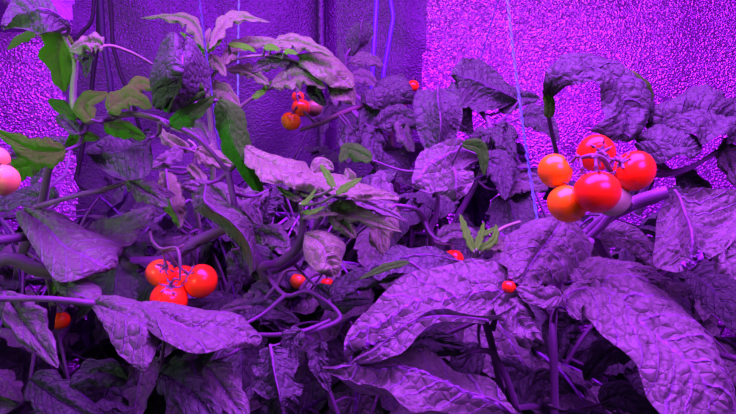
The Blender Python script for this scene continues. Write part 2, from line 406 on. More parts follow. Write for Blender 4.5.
# ------------------------------------------------------------------ visible leaves
# plant A, far left
LOFT('A', [((66,22,.47),(70,26,.47),(68,30,.465)),((48,0,.49),(54,14,.46),(60,28,.44)),((30,-8,.49),(38,12,.45),(48,31,.43)),((12,2,.48),(22,16,.45),(30,30,.44)),((2,22,.46),(6,26,.46),(10,30,.455)),((1,28,.46),(2,29,.46),(3,30,.46))], amp=.0017, NU=60, NV=31, nvein=7, mat='dark', cells=120)
H('A', [(66,34),(60,58),(64,92)], [12,16,14,6], [30,26,14,4], .49, tilt=-.1, mat='green', under=False, amp=.0006, kind='strap', lob=(.35,3), label='green leaf underside')
H('A', [(36,34),(22,38),(7,50)], 5, 5, .50, mat='green', under=True, amp=.0004, lob=(0,0), NU=24, NV=11)
H('A', [(104,46),(92,44),(70,52)], 11, 12, .47, mat='young', lob=(.5,4), NU=40, NV=21)
H('A', [(78,58),(88,58),(86,78)], 7, 9, .48, mat='dark', NU=24, NV=13, tilt=.2)
H('A', [(76,118),(62,108),(48,100)], 7, 8, .49, mat='green', amp=.0005, lob=(0,0), NU=30, NV=15, under=True)
H('A', [(92,120),(84,104),(108,93)], 12, 12, .48, mat='green', lob=(.2,3), amp=.0006, NU=40, NV=21)
H('A', [(108,112),(128,98),(152,108)], 14, 12, .48, mat='green', lob=(.3,4), amp=.0006, NU=40, NV=21)
H('A', [(128,96),(140,84),(156,88)], 9, 9, .50, mat='green', lob=(.1,3), amp=.0005, NU=30, NV=15)
H('A', [(104,122),(124,128),(146,138)], 9, 13, .50, mat='green', lob=(.2,4), amp=.0006, NU=30, NV=15, under=True)
H('A', [(78,134),(66,122),(55,118)], 7, 8, .48, mat='dark', lob=(0,0), NU=24, NV=13)
H('A', [(66,148),(80,135),(100,138)], 6, 10, .49, mat='green', under=True, lob=(.1,3), amp=.0005, NU=24, NV=13)
LOFT('A', [((186,40,.46),(184,42,.46),(178,43,.46)),((204,54,.47),(182,50,.44),(164,48,.47)),((211,74,.48),(182,68,.425),(153,62,.48)),((208,92,.47),(178,86,.43),(152,82,.48)),((190,104,.47),(172,99,.44),(155,97,.48)),((170,108,.46),(165,108,.46),(160,107,.46))], amp=.0016, NU=70, NV=41, st=0, bow=.3, mat='dark', nvein=8, cells=130, label='dark cupped drooping leaf')
H('A', [(205,90),(185,96),(164,112)], 8, 16, .455, mat='mottled', lob=(.25,4), amp=.0006, tilt=.2)
H('A', [(170,124),(190,112),(214,96)], 9, 14, .47, mat='mottled', lob=(.3,4), amp=.0006, tilt=.2)
LOFT('A', [((214,100,.50),(216,100,.5),(218,100,.5)),((238,104,.51),(226,108,.49),(212,112,.5)),((250,126,.51),(232,130,.49),(216,130,.5)),((252,150,.52),(240,152,.49),(222,150,.5)),((262,172,.52),(250,172,.5),(236,170,.5)),((264,190,.52),(260,192,.51),(252,190,.51))], mat='mottled', amp=.0008, lob=(.2,4), NU=60, NV=31, label='mottled green hanging leaf')
H('A', [(66,150),(34,150),(-8,128)], [22,20,14,6], [10,16,14,6], .46, tilt=.3, mat='green', lob=(.3,5), amp=.0007)
H('A', [(40,162),(20,168),(-10,178)], 14, 14, .47, tilt=.4, mat='green', lob=(.3,4), amp=.0007)
LOFT('A', [((150,128,.52),(156,136,.52),(150,140,.52)),((130,134,.53),(134,148,.50),(152,164,.48)),((108,138,.53),(116,152,.49),(136,180,.47)),((92,146,.52),(100,154,.49),(112,176,.48)),((84,150,.51),(86,154,.5),(92,160,.5))], mat='dark', amp=.0014, NU=60, NV=35, at=(160,122,.5), cells=110, label='dark wrinkled leaf')
H('A', [(70,146),(50,152),(32,186)], [12,14,12], 13, .60, mat='dark', tilt=.3)
# plant B, left middle and bottom
LOFT('B', [((28,204,.50),(24,210,.50),(14,212,.50)),((60,214,.52),(46,226,.49),(22,232,.48)),((92,232,.52),(66,248,.47),(42,262,.45)),((122,248,.52),(92,262,.46),(60,284,.43)),((116,258,.50),(104,268,.46),(88,276,.44)),((112,268,.48),(110,270,.47),(106,272,.47))], amp=.0012, bow=.2, label='broad flat leaf')
LOFT('B', [((60,262,.47),(58,264,.47),(56,266,.47)),((72,266,.47),(62,278,.45),(52,276,.45)),((86,276,.46),(72,290,.44),(60,294,.44)),((100,290,.46),(90,300,.43),(84,304,.43)),((102,300,.44),(98,304,.43),(94,306,.43))], amp=.0007, NU=40, NV=21, st=0)
H('B', [(74,246),(110,238),(156,208)], [12,22,18], [10,18,16], .53, tilt=.9, lob=(.3,4))
H('B', [(128,181),(148,192),(168,206)], 12, 14, .50, mat='leaf', lob=(.35,4))
H('B', [(128,181),(150,188),(176,196)], 8, 10, .52, mat='leaf', lob=(.35,4))
LOFT('B', [((92,300,.43),(95,304,.43),(92,308,.43)),((130,300,.44),(118,312,.41),(100,322,.40)),((168,318,.44),(140,326,.39),(110,346,.38)),((160,338,.41),(143,346,.38),(128,362,.37)),((148,362,.38),(144,368,.37),(138,370,.37)),((144,372,.37),(143,373,.37),(142,373,.37))], amp=.0013, lob=(.06,3), label='long pointed leaf in front', NU=70)
LOFT('B', [((128,302,.43),(128,304,.43),(128,308,.43)),((160,306,.44),(160,316,.42),(156,334,.38)),((200,308,.44),(196,326,.41),(186,352,.38)),((236,312,.45),(228,330,.42),(220,352,.39)),((254,330,.44),(250,340,.42),(240,350,.41)),((259,344,.43),(258,346,.42),(256,348,.42))], amp=.0013, label='broad oval leaf in front')
H('B', [(4,292),(24,322),(58,368)], [12,28,22], [16,20,14], .42, tilt=.6, lob=(.3,4))
H('B', [(38,252),(46,262),(60,300)], 12, 12, .60, mat='green', tilt=.2)
H('B', [(160,372),(190,392),(222,430)], 24, 26, .40, mat='dark', tilt=.9)
H('B', [(205,366),(222,388),(248,424)], 24, 22, .41, mat='leaf', tilt=.9)
H('B', [(128,380),(100,372),(70,384)], 16, 16, .43, mat='dark')
H('B', [(30,380),(60,400),(110,430)], 24, 26, .42, mat='dark')
LOFT('B', [((200,184,.50),(206,184,.5),(212,186,.5)),((192,206,.50),(206,204,.485),(224,200,.5)),((224,232,.49),(232,222,.475),(244,212,.49)),((242,256,.49),(250,246,.475),(256,234,.49)),((250,276,.48),(253,272,.48),(256,268,.48))], amp=.0011, NU=56, NV=29, at=(228,172,.51), lob=(.15,4))
H('B', [(230,206),(212,190),(180,186)], 12, 12, .55, mat='leaf')
H('B', [(150,320),(180,290),(230,282)], 16, 16, .60, mat='dark')
H('B', [(60,200),(30,196),(-6,210)], 14, 14, .56, mat='dark')
# plant C, pale shoots
H('C', [(206,50),(188,20),(140,18)], [9,12,9,5], [7,8,6,4], .63, mat='young', lob=(.6,6), amp=.0008, kind='lance', tilt=1.2, dd=[0,0,.02])
H('C', [(210,48),(232,20),(270,22)], [9,10,8,4], [7,8,6,4], .63, mat='young', lob=(.6,6), amp=.0008, kind='lance', tilt=1.2)
H('C', [(206,52),(214,44),(226,34)], 5, 5, .62, mat='bud', lob=(.4,4), amp=.0004, NU=30, NV=13)
H('C', [(204,52),(196,44),(180,32)], 4, 4, .62, mat='bud', lob=(.4,4), amp=.0004, NU=30, NV=13)
H('C', [(205,56),(206,40),(210,28)], 5, 5, .625, mat='young', lob=(.4,4), amp=.0004, NU=30, NV=13)
H('C', [(204,60),(196,60),(188,78)], 9, 9, .625, mat='young', lob=(.4,4), amp=.0006, NU=30, NV=17)
H('C', [(207,64),(216,62),(226,76)], 8, 9, .63, mat='young', lob=(.4,4), amp=.0006, NU=30, NV=17)
H('C', [(206,90),(224,92),(240,106)], 10, 12, .65, mat='young', lob=(.4,4), NU=30, NV=17)
H('C', [(228,44),(246,47),(256,52)], 3.5, 3.5, .64, mat='bud', lob=(.3,3), amp=.0004, NU=24, NV=9)
H('C', [(222,64),(248,44),(300,46)], [10,9,8], [7,7,6], .655, mat='young', lob=(.5,6), amp=.0009, tilt=1.1)
H('C', [(270,48),(298,42),(334,56)], [9,9,8], [10,10,8], .66, mat='young', lob=(.5,5), amp=.0009, tilt=1.1)
H('C', [(264,48),(272,47),(280,50)], 4, 4, .64, mat='bud', lob=(.3,3), amp=.0003, NU=20, NV=9)
H('C', [(284,52),(290,51),(298,54)], 3, 4, .64, mat='bud', lob=(.3,3), amp=.0003, NU=20, NV=9)
LOFT('C', [((296,54,.68),(300,58,.68),(300,66,.68)),((318,52,.69),(318,64,.67),(310,74,.66)),((338,60,.69),(334,72,.66),(324,82,.66)),((352,74,.69),(344,82,.67),(334,88,.66)),((356,86,.68),(352,88,.67),(346,90,.67))], mat='young', amp=.0011, NU=46, NV=25)
H('C', [(290,60),(272,64),(252,72)], 8, 11, .675, mat='leaf', lob=(.4,5), tilt=.6)
H('C', [(300,64),(294,74),(300,92)], 10, 12, .68, mat='leaf', lob=(.3,5), tilt=.6)
H('C', [(268,84),(248,72),(226,70)], [6,7,6], [7,10,7], .67, mat='young', lob=(.55,5), amp=.0009)
H('C', [(252,98),(262,92),(272,80)], 4, 4, .67, mat='bud', lob=(.4,3), amp=.0004, NU=20, NV=9)
H('C', [(272,86),(300,76),(326,88)], [9,11,8], [10,14,9], .67, mat='young', lob=(.4,5), amp=.0010)
LOFT('C', [((326,74,.70),(328,76,.7),(326,80,.7)),((342,76,.71),(338,84,.69),(328,90,.68)),((354,86,.70),(344,92,.68),(332,98,.67)),((355,98,.69),(350,100,.68),(342,102,.67)),((355,105,.68),(353,105,.68),(351,105,.68))], mat='young', amp=.0009, NU=36, NV=21)
H('C', [(315,80),(316,92),(326,106)], 7, 9, .69, mat='dark', tilt=.1, lob=(0,0), NU=30, NV=15)
H('C', [(190,150),(168,140),(160,128)], 8, 8, .60, mat='young', lob=(.4,4), NU=30, NV=17)
H('C', [(196,150),(210,158),(236,166)], [10,14,10], [10,12,9], .58, mat='young', lob=(.4,5))
LOFT('C', [((160,170,.56),(166,170,.56),(172,172,.56)),((156,186,.56),(168,188,.54),(182,182,.56)),((160,204,.55),(172,206,.53),(186,200,.55)),((170,218,.55),(178,218,.54),(186,214,.55)),((178,228,.54),(180,228,.54),(182,226,.54))], mat='young', amp=.0009, lob=(.25,5), NU=50, NV=27, at=(192,170,.60))
H('C', [(188,166),(200,178),(206,200)], 8, 8, .57, mat='young', lob=(.4,4), NU=30, NV=17)
H('C', [(182,148),(168,160),(150,168)], 9, 9, .57, mat='leaf', lob=(.4,4), NU=30, NV=17)
H('C', [(216,190),(240,200),(262,218)], 12, 12, .62, mat='leaf')
H('C', [(214,160),(200,130),(170,128)], 10, 12, .66, mat='leaf')
# plant D, centre
LOFT('D', [((244,146,.50),(244,147,.50),(243,149,.50)),((262,150,.52),(262,160,.49),(246,170,.47)),((290,158,.52),(284,172,.48),(262,184,.455)),((310,168,.52),(304,180,.48),(290,190,.46)),((336,182,.51),(322,192,.48),(306,192,.47)),((352,196,.50),(346,198,.49),(340,198,.48))], mat='young', amp=.0012, lob=(.28,4), at=(228,172,.51), label='pale flat leaf')
LOFT('D', [((298,178,.50),(300,182,.5),(298,186,.49)),((330,172,.52),(326,184,.49),(320,192,.47)),((362,184,.52),(354,194,.48),(344,200,.47)),((388,194,.51),(376,198,.49),(364,202,.48)),((401,198,.50),(400,199,.5),(398,200,.49))], mat='young', amp=.0010, lob=(.25,4), at=(298,192,.48))
H('D', [(334,188),(328,176),(320,164)], 4.5, 4.5, .46, mat='bud', lob=(.3,4), amp=.0004, NU=30, NV=13, at=(300,195,.48))
H('D', [(336,194),(348,186),(362,178)], 4.5, 4.5, .46, mat='bud', lob=(.3,4), amp=.0004, NU=30, NV=13)
H('D', [(300,204),(308,200),(316,188)], 3, 3, .465, mat='bud', lob=(.3,4), amp=.0003, NU=24, NV=9)
H('D', [(302,212),(312,212),(326,206)], 3, 3, .465, mat='bud', lob=(.3,4), amp=.0003, NU=24, NV=9)
H('D', [(300,200),(290,196),(276,186)], 4, 5, .475, mat='young', lob=(.3,4), amp=.0004, NU=24, NV=9)
H('D', [(304,218),(320,214),(338,214)], 4, 4, .475, mat='young', lob=(.4,4), amp=.0004, NU=24, NV=9)
H('D', [(344,196),(350,180),(346,168)], 8, 8, .50, mat='young', lob=(.2,4), NU=30, NV=17, tilt=.3)
H('D', [(312,172),(322,164),(334,170)], 8, 8, .53, mat='young', lob=(.1,4), NU=30, NV=17)
H('D', [(330,206),(352,214),(402,232)], [8,13,12,6], [8,12,9,5], .50, mat='young', lob=(.35,5))
H('D', [(336,202),(366,204),(408,222)], [6,10,10,6], [6,9,9,5], .53, mat='leaf', lob=(.35,5))
H('D', [(330,212),(344,224),(356,238)], 10, 11, .50, mat='young', lob=(.2,4), NU=36)
LOFT('D', [((306,232,.47),(306,234,.47),(304,236,.47)),((330,232,.48),(318,242,.46),(303,248,.46)),((344,246,.48),(326,256,.45),(306,262,.45)),((342,264,.46),(332,268,.45),(318,272,.44)),((336,277,.45),(334,277,.45),(330,277,.45))], mat='young', amp=.0009, bow=.3, at=(318,222,.52), label='dusky oval leaf')
H('D', [(262,224),(268,206),(284,198)], 10, 12, .56, mat='dark', tilt=.4)
H('D', [(252,230),(272,236),(290,246)], 16, 16, .57, mat='leaf')
H('D', [(268,190),(252,204),(262,226)], 10, 14, .55, mat='leaf')
LOFT('D', [((262,344,.42),(270,346,.42),(278,344,.42)),((252,362,.42),(272,360,.40),(294,352,.42)),((250,384,.41),(276,380,.39),(300,372,.41)),((260,404,.40),(280,400,.38),(304,396,.40)),((266,424,.40),(284,424,.39),(300,424,.40))], amp=.0013, lob=(.3,4), at=(285,338,.47), st=.9, mat='dark')
H('D', [(302,330),(290,344),(294,372)], 12, 12, .44, mat='dark', tilt=.3)
H('D', [(240,318),(262,306),(300,322)], 12, 15, .49, mat='dark', lob=(.2,4))
H('D', [(330,300),(356,282),(400,276)], 14, 12, .49, mat='dark')
H('D', [(258,290),(246,304),(220,310)], 10, 10, .50, mat='leaf')
H('D', [(322,340),(318,360),(330,392)], 12, 14, .45, mat='dark', tilt=.4)
H('D', [(232,250),(240,272),(226,300)], 13, 14, .535, mat='dark', tilt=.5)
H('D', [(252,286),(270,300),(292,330)], 12, 12, .50, mat='dark', tilt=.6)
H('D', [(316,286),(336,300),(372,300)], 12, 14, .52, mat='dark')
H('D', [(232,330),(216,340),(200,362)], 12, 12, .44, mat='dark')
# plant E, back centre
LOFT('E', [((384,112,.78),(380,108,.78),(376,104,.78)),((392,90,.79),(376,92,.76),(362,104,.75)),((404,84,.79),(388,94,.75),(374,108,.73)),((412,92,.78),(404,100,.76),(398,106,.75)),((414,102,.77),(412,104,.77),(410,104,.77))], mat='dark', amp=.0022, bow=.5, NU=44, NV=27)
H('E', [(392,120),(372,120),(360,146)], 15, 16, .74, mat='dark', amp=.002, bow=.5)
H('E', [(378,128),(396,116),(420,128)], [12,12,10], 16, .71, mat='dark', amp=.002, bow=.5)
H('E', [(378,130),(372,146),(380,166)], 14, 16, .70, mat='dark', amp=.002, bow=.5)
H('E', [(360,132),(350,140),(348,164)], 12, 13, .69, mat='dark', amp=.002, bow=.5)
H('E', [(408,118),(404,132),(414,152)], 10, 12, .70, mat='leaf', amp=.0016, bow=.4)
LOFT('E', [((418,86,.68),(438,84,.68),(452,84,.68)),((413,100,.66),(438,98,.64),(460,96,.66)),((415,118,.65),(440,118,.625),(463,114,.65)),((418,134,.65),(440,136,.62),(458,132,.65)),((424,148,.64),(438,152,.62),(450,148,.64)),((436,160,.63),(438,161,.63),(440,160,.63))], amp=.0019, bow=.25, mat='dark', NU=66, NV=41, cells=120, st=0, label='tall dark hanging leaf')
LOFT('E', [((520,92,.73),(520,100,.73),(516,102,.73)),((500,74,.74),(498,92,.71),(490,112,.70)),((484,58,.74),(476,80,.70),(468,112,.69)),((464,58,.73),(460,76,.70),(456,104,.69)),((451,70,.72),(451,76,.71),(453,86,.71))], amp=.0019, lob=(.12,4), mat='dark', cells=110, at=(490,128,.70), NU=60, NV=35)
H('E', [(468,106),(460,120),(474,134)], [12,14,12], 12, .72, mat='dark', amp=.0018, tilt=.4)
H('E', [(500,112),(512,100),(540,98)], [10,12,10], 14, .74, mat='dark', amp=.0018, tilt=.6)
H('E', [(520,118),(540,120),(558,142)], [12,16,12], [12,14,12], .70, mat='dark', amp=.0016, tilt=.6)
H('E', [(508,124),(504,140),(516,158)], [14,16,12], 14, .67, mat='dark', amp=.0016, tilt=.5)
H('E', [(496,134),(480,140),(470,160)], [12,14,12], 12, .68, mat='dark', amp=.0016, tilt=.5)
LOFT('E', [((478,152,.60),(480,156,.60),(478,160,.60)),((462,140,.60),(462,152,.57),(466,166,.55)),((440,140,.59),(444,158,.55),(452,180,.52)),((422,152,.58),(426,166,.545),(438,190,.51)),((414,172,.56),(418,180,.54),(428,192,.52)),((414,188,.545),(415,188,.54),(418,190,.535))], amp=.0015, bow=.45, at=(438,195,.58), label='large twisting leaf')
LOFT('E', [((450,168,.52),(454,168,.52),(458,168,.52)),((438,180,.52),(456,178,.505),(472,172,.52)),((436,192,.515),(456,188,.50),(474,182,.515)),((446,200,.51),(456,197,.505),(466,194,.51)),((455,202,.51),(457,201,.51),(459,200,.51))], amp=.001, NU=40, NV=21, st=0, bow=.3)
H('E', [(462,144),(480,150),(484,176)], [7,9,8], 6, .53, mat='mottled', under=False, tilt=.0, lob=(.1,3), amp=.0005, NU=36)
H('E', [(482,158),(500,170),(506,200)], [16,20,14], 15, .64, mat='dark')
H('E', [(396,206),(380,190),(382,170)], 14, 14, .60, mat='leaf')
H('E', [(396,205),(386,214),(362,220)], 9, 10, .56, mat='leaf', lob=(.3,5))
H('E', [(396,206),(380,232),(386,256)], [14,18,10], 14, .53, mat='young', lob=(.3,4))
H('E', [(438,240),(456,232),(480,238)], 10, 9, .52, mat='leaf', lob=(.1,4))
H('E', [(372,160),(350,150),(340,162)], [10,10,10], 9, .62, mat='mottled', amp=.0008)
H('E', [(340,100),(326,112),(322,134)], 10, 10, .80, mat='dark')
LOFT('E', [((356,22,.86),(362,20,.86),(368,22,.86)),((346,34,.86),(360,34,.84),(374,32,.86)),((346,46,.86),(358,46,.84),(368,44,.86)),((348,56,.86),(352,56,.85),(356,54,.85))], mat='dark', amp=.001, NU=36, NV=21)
H('E', [(350,62),(366,58),(384,66)], 7, 8, .84, mat='leaf', lob=(.3,4), NU=36)
H('E', [(352,76),(366,78),(380,88)], 8, 8, .82, mat='leaf', lob=(.3,4), NU=36)
H('E', [(344,66),(340,50),(338,38)], 3, 3, .84, mat='dark', lob=(0,0), NU=20, NV=9)
H('E', [(388,100),(396,84),(404,74)], 7, 7, .80, mat='dark', NU=30)
H('E', [(352,86),(338,80),(336,106)], 9, 12, .78, mat='leaf', lob=(.2,4), NU=40)
H('E', [(500,190),(520,180),(548,190)], 16, 16, .66, mat='leaf')
# plant F, right
LOFT('F', [((546,92,.54),(548,98,.54),(552,98,.54)),((548,76,.53),(556,82,.51),(566,88,.50)),((566,60,.54),(572,72,.50),(578,84,.485)),((592,58,.55),(590,72,.51),(588,86,.49)),((622,70,.55),(608,82,.51),(598,94,.49)),((640,92,.54),(622,98,.50),(604,104,.49)),((644,116,.53),(624,116,.50),(602,118,.48)),((642,132,.51),(622,132,.49),(594,130,.475)),((626,140,.50),(616,139,.49),(604,137,.48))], amp=.0022, bow=.2, mat='dark', NU=110, NV=35, nvein=12, wave=.12, cells=140, label='leaf curled over into an arch')
H('F', [(546,94),(549,104),(548,118)], 6, 5, .535, mat='mottled', under=True, kind='strap', tilt=0, lob=(0,0), amp=.0005, NU=24, NV=13, label='green underside of the arched leaf base')
LOFT('F', [((620,72,.53),(624,74,.53),(628,78,.53)),((632,70,.53),(634,78,.52),(630,88,.52)),((648,82,.52),(642,88,.51),(634,96,.51)),((654,94,.51),(648,98,.51),(640,100,.51)),((652,100,.51),(650,101,.51),(648,101,.51))], mat='mottled', amp=.0009, under=True, NU=40, NV=21, st=0)
LOFT('F', [((652,136,.52),(656,140,.52),(664,142,.52)),((658,112,.54),(674,124,.50),(684,138,.48)),((676,98,.56),(694,116,.51),(700,138,.47)),((700,98,.56),(712,118,.51),(716,140,.47)),((724,106,.56),(728,122,.52),(730,142,.48)),((746,116,.55),(746,126,.53),(746,142,.49))], amp=.0022, bow=.3, wave=.12, mat='dark', at=(672,173,.49), label='rounded puckered leaf')
LOFT('F', [((640,136,.50),(638,144,.50),(640,154,.49)),((656,128,.51),(660,144,.48),(654,160,.47)),((678,132,.51),(680,148,.47),(674,161,.46)),((694,146,.49),(692,152,.47),(690,160,.46)),((700,153,.48),(699,154,.475),(697,155,.47))], amp=.0018, bow=.25, mat='dark', at=(672,173,.49))
H('F', [(716,150),(724,156),(736,186)], [16,18,12], 14, .50, mat='leaf', amp=.0016, tilt=.4)
LOFT('F', [((672,194,.455),(676,192,.455),(682,190,.455)),((658,216,.44),(684,208,.435),(716,190,.46)),((655,240,.42),(688,230,.41),(748,196,.46)),((654,264,.40),(692,250,.395),(742,222,.43)),((676,272,.39),(696,266,.39),(726,250,.41)),((686,272,.39),(698,268,.392),(712,260,.40))], amp=.0022, bow=.3, mat='leaf', NU=90, NV=47, wave=.03, st=0, cells=100, label='broad blistered leaf')
LOFT('F', [((590,270,.43),(584,286,.42),(566,300,.41)),((618,268,.45),(606,290,.405),(586,316,.385)),((654,292,.44),(634,312,.385),(608,338,.365)),((690,320,.42),(664,338,.37),(634,368,.35)),((714,352,.40),(690,370,.355),(654,398,.335)),((730,392,.38),(708,404,.345),(672,428,.325)),((738,440,.36),(714,446,.34),(690,452,.33))], amp=.0021, bow=.18, mat='leaf', NU=110, NV=51, wave=.05, nvein=11, at=(590,240,.48), st=2.5, label='very large long leaf in front')
LOFT('F', [((560,262,.45),(560,264,.45),(556,266,.45)),((600,262,.46),(590,276,.43),(576,284,.42)),((640,264,.46),(628,280,.43),(610,286,.42)),((668,276,.46),(656,286,.44),(640,292,.43)),((690,296,.45),(684,298,.44),(676,298,.44))], amp=.0014, lob=(.1,5), at=(575,255,.50))
LOFT('F', [((590,284,.41),(588,288,.41),(586,292,.41)),((572,284,.41),(570,294,.395),(582,308,.385)),((562,298,.40),(566,306,.39),(580,318,.38)),((566,314,.39),(570,317,.385),(576,320,.38))], amp=.0009, NU=40, NV=21, st=0)
LOFT('F', [((564,220,.47),(560,222,.46),(552,222,.47)),((588,238,.47),(552,236,.44),(524,222,.46)),((590,262,.45),(540,252,.425),(504,238,.45)),((568,281,.43),(530,266,.415),(500,258,.43)),((546,286,.42),(522,278,.405),(506,272,.41)),((526,288,.405),(518,286,.40),(512,282,.40))], amp=.0014, bow=.2, at=(590,232,.50), lob=(.08,4), label='leaf with straight pale midrib')
H('F', [(600,238),(630,240),(660,270)], [14,18,12], 12, .48, mat='leaf', lob=(.15,4))
H('F', [(562,296),(542,298),(516,288)], 12, 12, .392, mat='leaf', lob=(0,0), tilt=1.)
H('F', [(576,322),(560,336),(554,366)], [16,18,14], [20,22,14], .42, mat='dark', lob=(.2,3))
H('F', [(690,270),(712,290),(740,330)], [22,26,18], 24, .48, mat='dark', tilt=.8, at=(678,244,.52))
H('F', [(640,350),(610,352),(584,380)], 18, 22, .45, mat='dark')
H('F', [(730,240),(726,258),(744,282)], [14,18,14], 16, .41, mat='leaf', tilt=.7, at=(715,232,.50))
H('F', [(652,176),(636,190),(640,216)], 14, 12, .52, mat='dark')
H('F', [(676,176),(690,180),(712,190)], 12, 12, .54, mat='dark')
H('F', [(600,404),(620,396),(660,420)], [14,18,14], 18, .42, mat='dark')
# plant G, foreground
LOFT('G', [((519,286,.41),(521,296,.40),(517,304,.39)),((502,268,.43),(502,290,.40),(496,314,.375)),((466,260,.44),(468,288,.395),(464,314,.365)),((430,266,.44),(434,294,.39),(440,310,.36)),((396,282,.42),(406,308,.38),(416,318,.355)),((366,310,.40),(378,328,.37),(392,330,.355)),((348,340,.38),(356,346,.355),(370,338,.36)),((344,364,.37),(346,360,.36),(352,352,.36))], amp=.0026, bow=.25, NU=120, NV=55, nvein=11, wave=.0, at=(478,300,.42), cells=80, ribbed=False, label='giant blistered leaf curling under at its edge')
LOFT('G', [((486,318,.375),(488,321,.372),(484,324,.37)),((446,310,.375),(448,317,.36),(452,322,.35)),((412,316,.37),(414,325,.355),(420,333,.345)),((384,330,.365),(388,340,.35),(398,350,.34)),((362,348,.36),(368,355,.348),(380,360,.342)),((350,364,.352),(352,364,.35),(356,363,.348))], amp=.0012, NU=70, NV=25, wave=.06, st=0)
LOFT('G', [((500,290,.42),(504,296,.42),(500,300,.42)),((516,300,.41),(512,310,.39),(494,316,.385)),((530,318,.40),(522,326,.385),(506,334,.38)),((540,332,.39),(532,340,.38),(518,346,.38)),((536,345,.385),(532,346,.382),(526,346,.38))], amp=.0017, NU=50, NV=27, at=(492,330,.42))
LOFT('G', [((520,414,.36),(516,420,.36),(508,424,.355)),((490,382,.385),(482,400,.35),(470,420,.32)),((456,364,.39),(446,386,.345),(430,412,.31)),((420,352,.39),(410,376,.345),(398,400,.31)),((384,354,.385),(376,371,.35),(366,389,.325)),((350,362,.37),(346,370,.35),(342,378,.345)),((322,366,.36),(322,368,.36),(322,370,.36))], amp=.0023, bow=.2, NU=110, NV=45, lob=(.08,3), wave=.06, at=(520,420,.42), cells=85, label='long blistered leaf along the bottom edge')
H('G', [(498,228),(480,236),(474,248)], 3, 3, .465, mat='bud', lob=(.3,4), amp=.0004, NU=24, NV=9)
H('G', [(474,252),(466,232),(460,214)], 5, 5, .46, mat='bud', lob=(.4,5), amp=.0006, NU=36, NV=15)
H('G', [(476,250),(480,238),(484,222)], 4.5, 4.5, .455, mat='bud', lob=(.4,5), amp=.0006, NU=36, NV=15)
H('G', [(478,250),(494,240),(496,224)], 5, 5, .46, mat='bud', lob=(.4,5), amp=.0006, NU=36, NV=15)
H('G', [(484,248),(502,246),(522,250)], 7, 7, .47, mat='young', lob=(.5,5), amp=.0006, NU=36, NV=15)
H('G', [(472,262),(482,272),(500,276)], 5, 6, .46, mat='bud', lob=(.3,4), amp=.0006, NU=36, NV=15)
H('G', [(410,262),(385,268),(358,280)], 4, 5, .43, mat='mottled', lob=(.2,5), amp=.0006, NU=40, NV=15, kind='lance')
LOFT('G', [((460,262,.48),(464,264,.48),(460,270,.47)),((430,244,.50),(426,256,.46),(432,270,.44)),((400,246,.50),(398,260,.46),(404,276,.43)),((376,256,.49),(376,266,.46),(384,280,.44)),((362,268,.47),(364,272,.46),(370,276,.45))], amp=.0013, lob=(.15,4), at=(472,262,.47), mat='dark')
H('G', [(480,345),(460,372),(440,392)], 18, 18, .47, mat='dark')
H('G', [(410,345),(430,340),(470,350)], 14, 20, .46, mat='dark')
H('G', [(530,400),(516,372),(490,362)], 14, 14, .45, mat='dark')
H('G', [(520,408),(540,380),(570,392)], 14, 16, .43, mat='dark')

# ------------------------------------------------------------------ filler foliage: compound leaves behind the large ones
def leaflet_pts(base, dirv, up, L, W, droop, NU=13, NV=9, seed=0, amp=.001, lob=(.3,4)):
    side = dirv.cross(up).normalized()
    def Mi(u): return base + dirv*(L*u) - up*(droop*L*u*u)
    def E(u, s): return Mi(u) + side*(s*W*prof(min(max(u,1e-4),.9999), 'ovate')) - up*(.22*W*prof(min(max(u,1e-4),.9999), 'ovate'))
    return blade(lambda u: E(u, 1), Mi, lambda u: E(u, -1), NU, NV, amp, bow=.2, wave=.12, flip=up, seed=seed, lobes=lob)
def compound(seed, pairs=3, L=.13, detail=1):
    rnd = random.Random(seed)
    V, Fc, U = [], [], []
    def add(v, f, u):
        b = len(V); V.extend(v); U.extend(u); Fc.extend([tuple(i+b for i in q) for q in f])
    X = Vector((1,0,0)); Z = Vector((0,0,1)); Y = Vector((0,1,0))
    def rach(t): return Vector((L*t, 0, -.45*L*t*t))
    tv, tf = [], []
    tube(tv, tf, [rach(t) for t in (0,.3,.6,.9)], [.0018,.0015,.0012,.0008], 6, n=12)
    add(tv, tf, [(.5,.5)]*len(tv))
    for k in range(pairs):
        t = .28+.55*k/max(1,pairs-1)
        for s in (1,-1):
            an = s*math.radians(rnd.uniform(50,72)); dv = Vector((math.cos(an), math.sin(an), rnd.uniform(-.35,.1))).normalized()
            up = (Z+Vector((rnd.uniform(-.3,.3), rnd.uniform(-.3,.3), 0))).normalized(); up = (up-dv*up.dot(dv)).normalized()
            sc = rnd.uniform(.75,1.1)*(1 if k else .7)
            add(*leaflet_pts(rach(t), dv, up, .062*sc, .020*sc, rnd.uniform(.1,.5), seed=seed+k*2+s+.3, NU=13*detail, NV=8*detail+1))
    dv = Vector((.9,0,-.55)).normalized(); up = (Z-dv*Z.dot(dv)).normalized()
    add(*leaflet_pts(rach(.88), dv, up, .082, .028, .35, seed=seed+.7, NU=17*detail, NV=10*detail+1))
    me = bpy.data.meshes.new('compound_leaf'); me.from_pydata([tuple(v) for v in V], [], Fc)
    l = me.uv_layers.new(name='UVMap')
    for lp in me.loops: l.data[lp.index].uv = U[lp.vertex_index]
    me.polygons.foreach_set('use_smooth', [True]*len(me.polygons))
    return me
def single(seed):
    L = .10
    v, f, u = leaflet_pts(Vector(), Vector((1,0,0)), Vector((0,0,1)), L, .034, .5, NU=40, NV=23, seed=seed, amp=.0014, lob=(.2,4))
    me = bpy.data.meshes.new('single_leaf'); me.from_pydata([tuple(q) for q in v], [], f)
    l = me.uv_layers.new(name='UVMap')
    for lp in me.loops: l.data[lp.index].uv = u[lp.vertex_index]
    me.polygons.foreach_set('use_smooth', [True]*len(me.polygons))
    return me
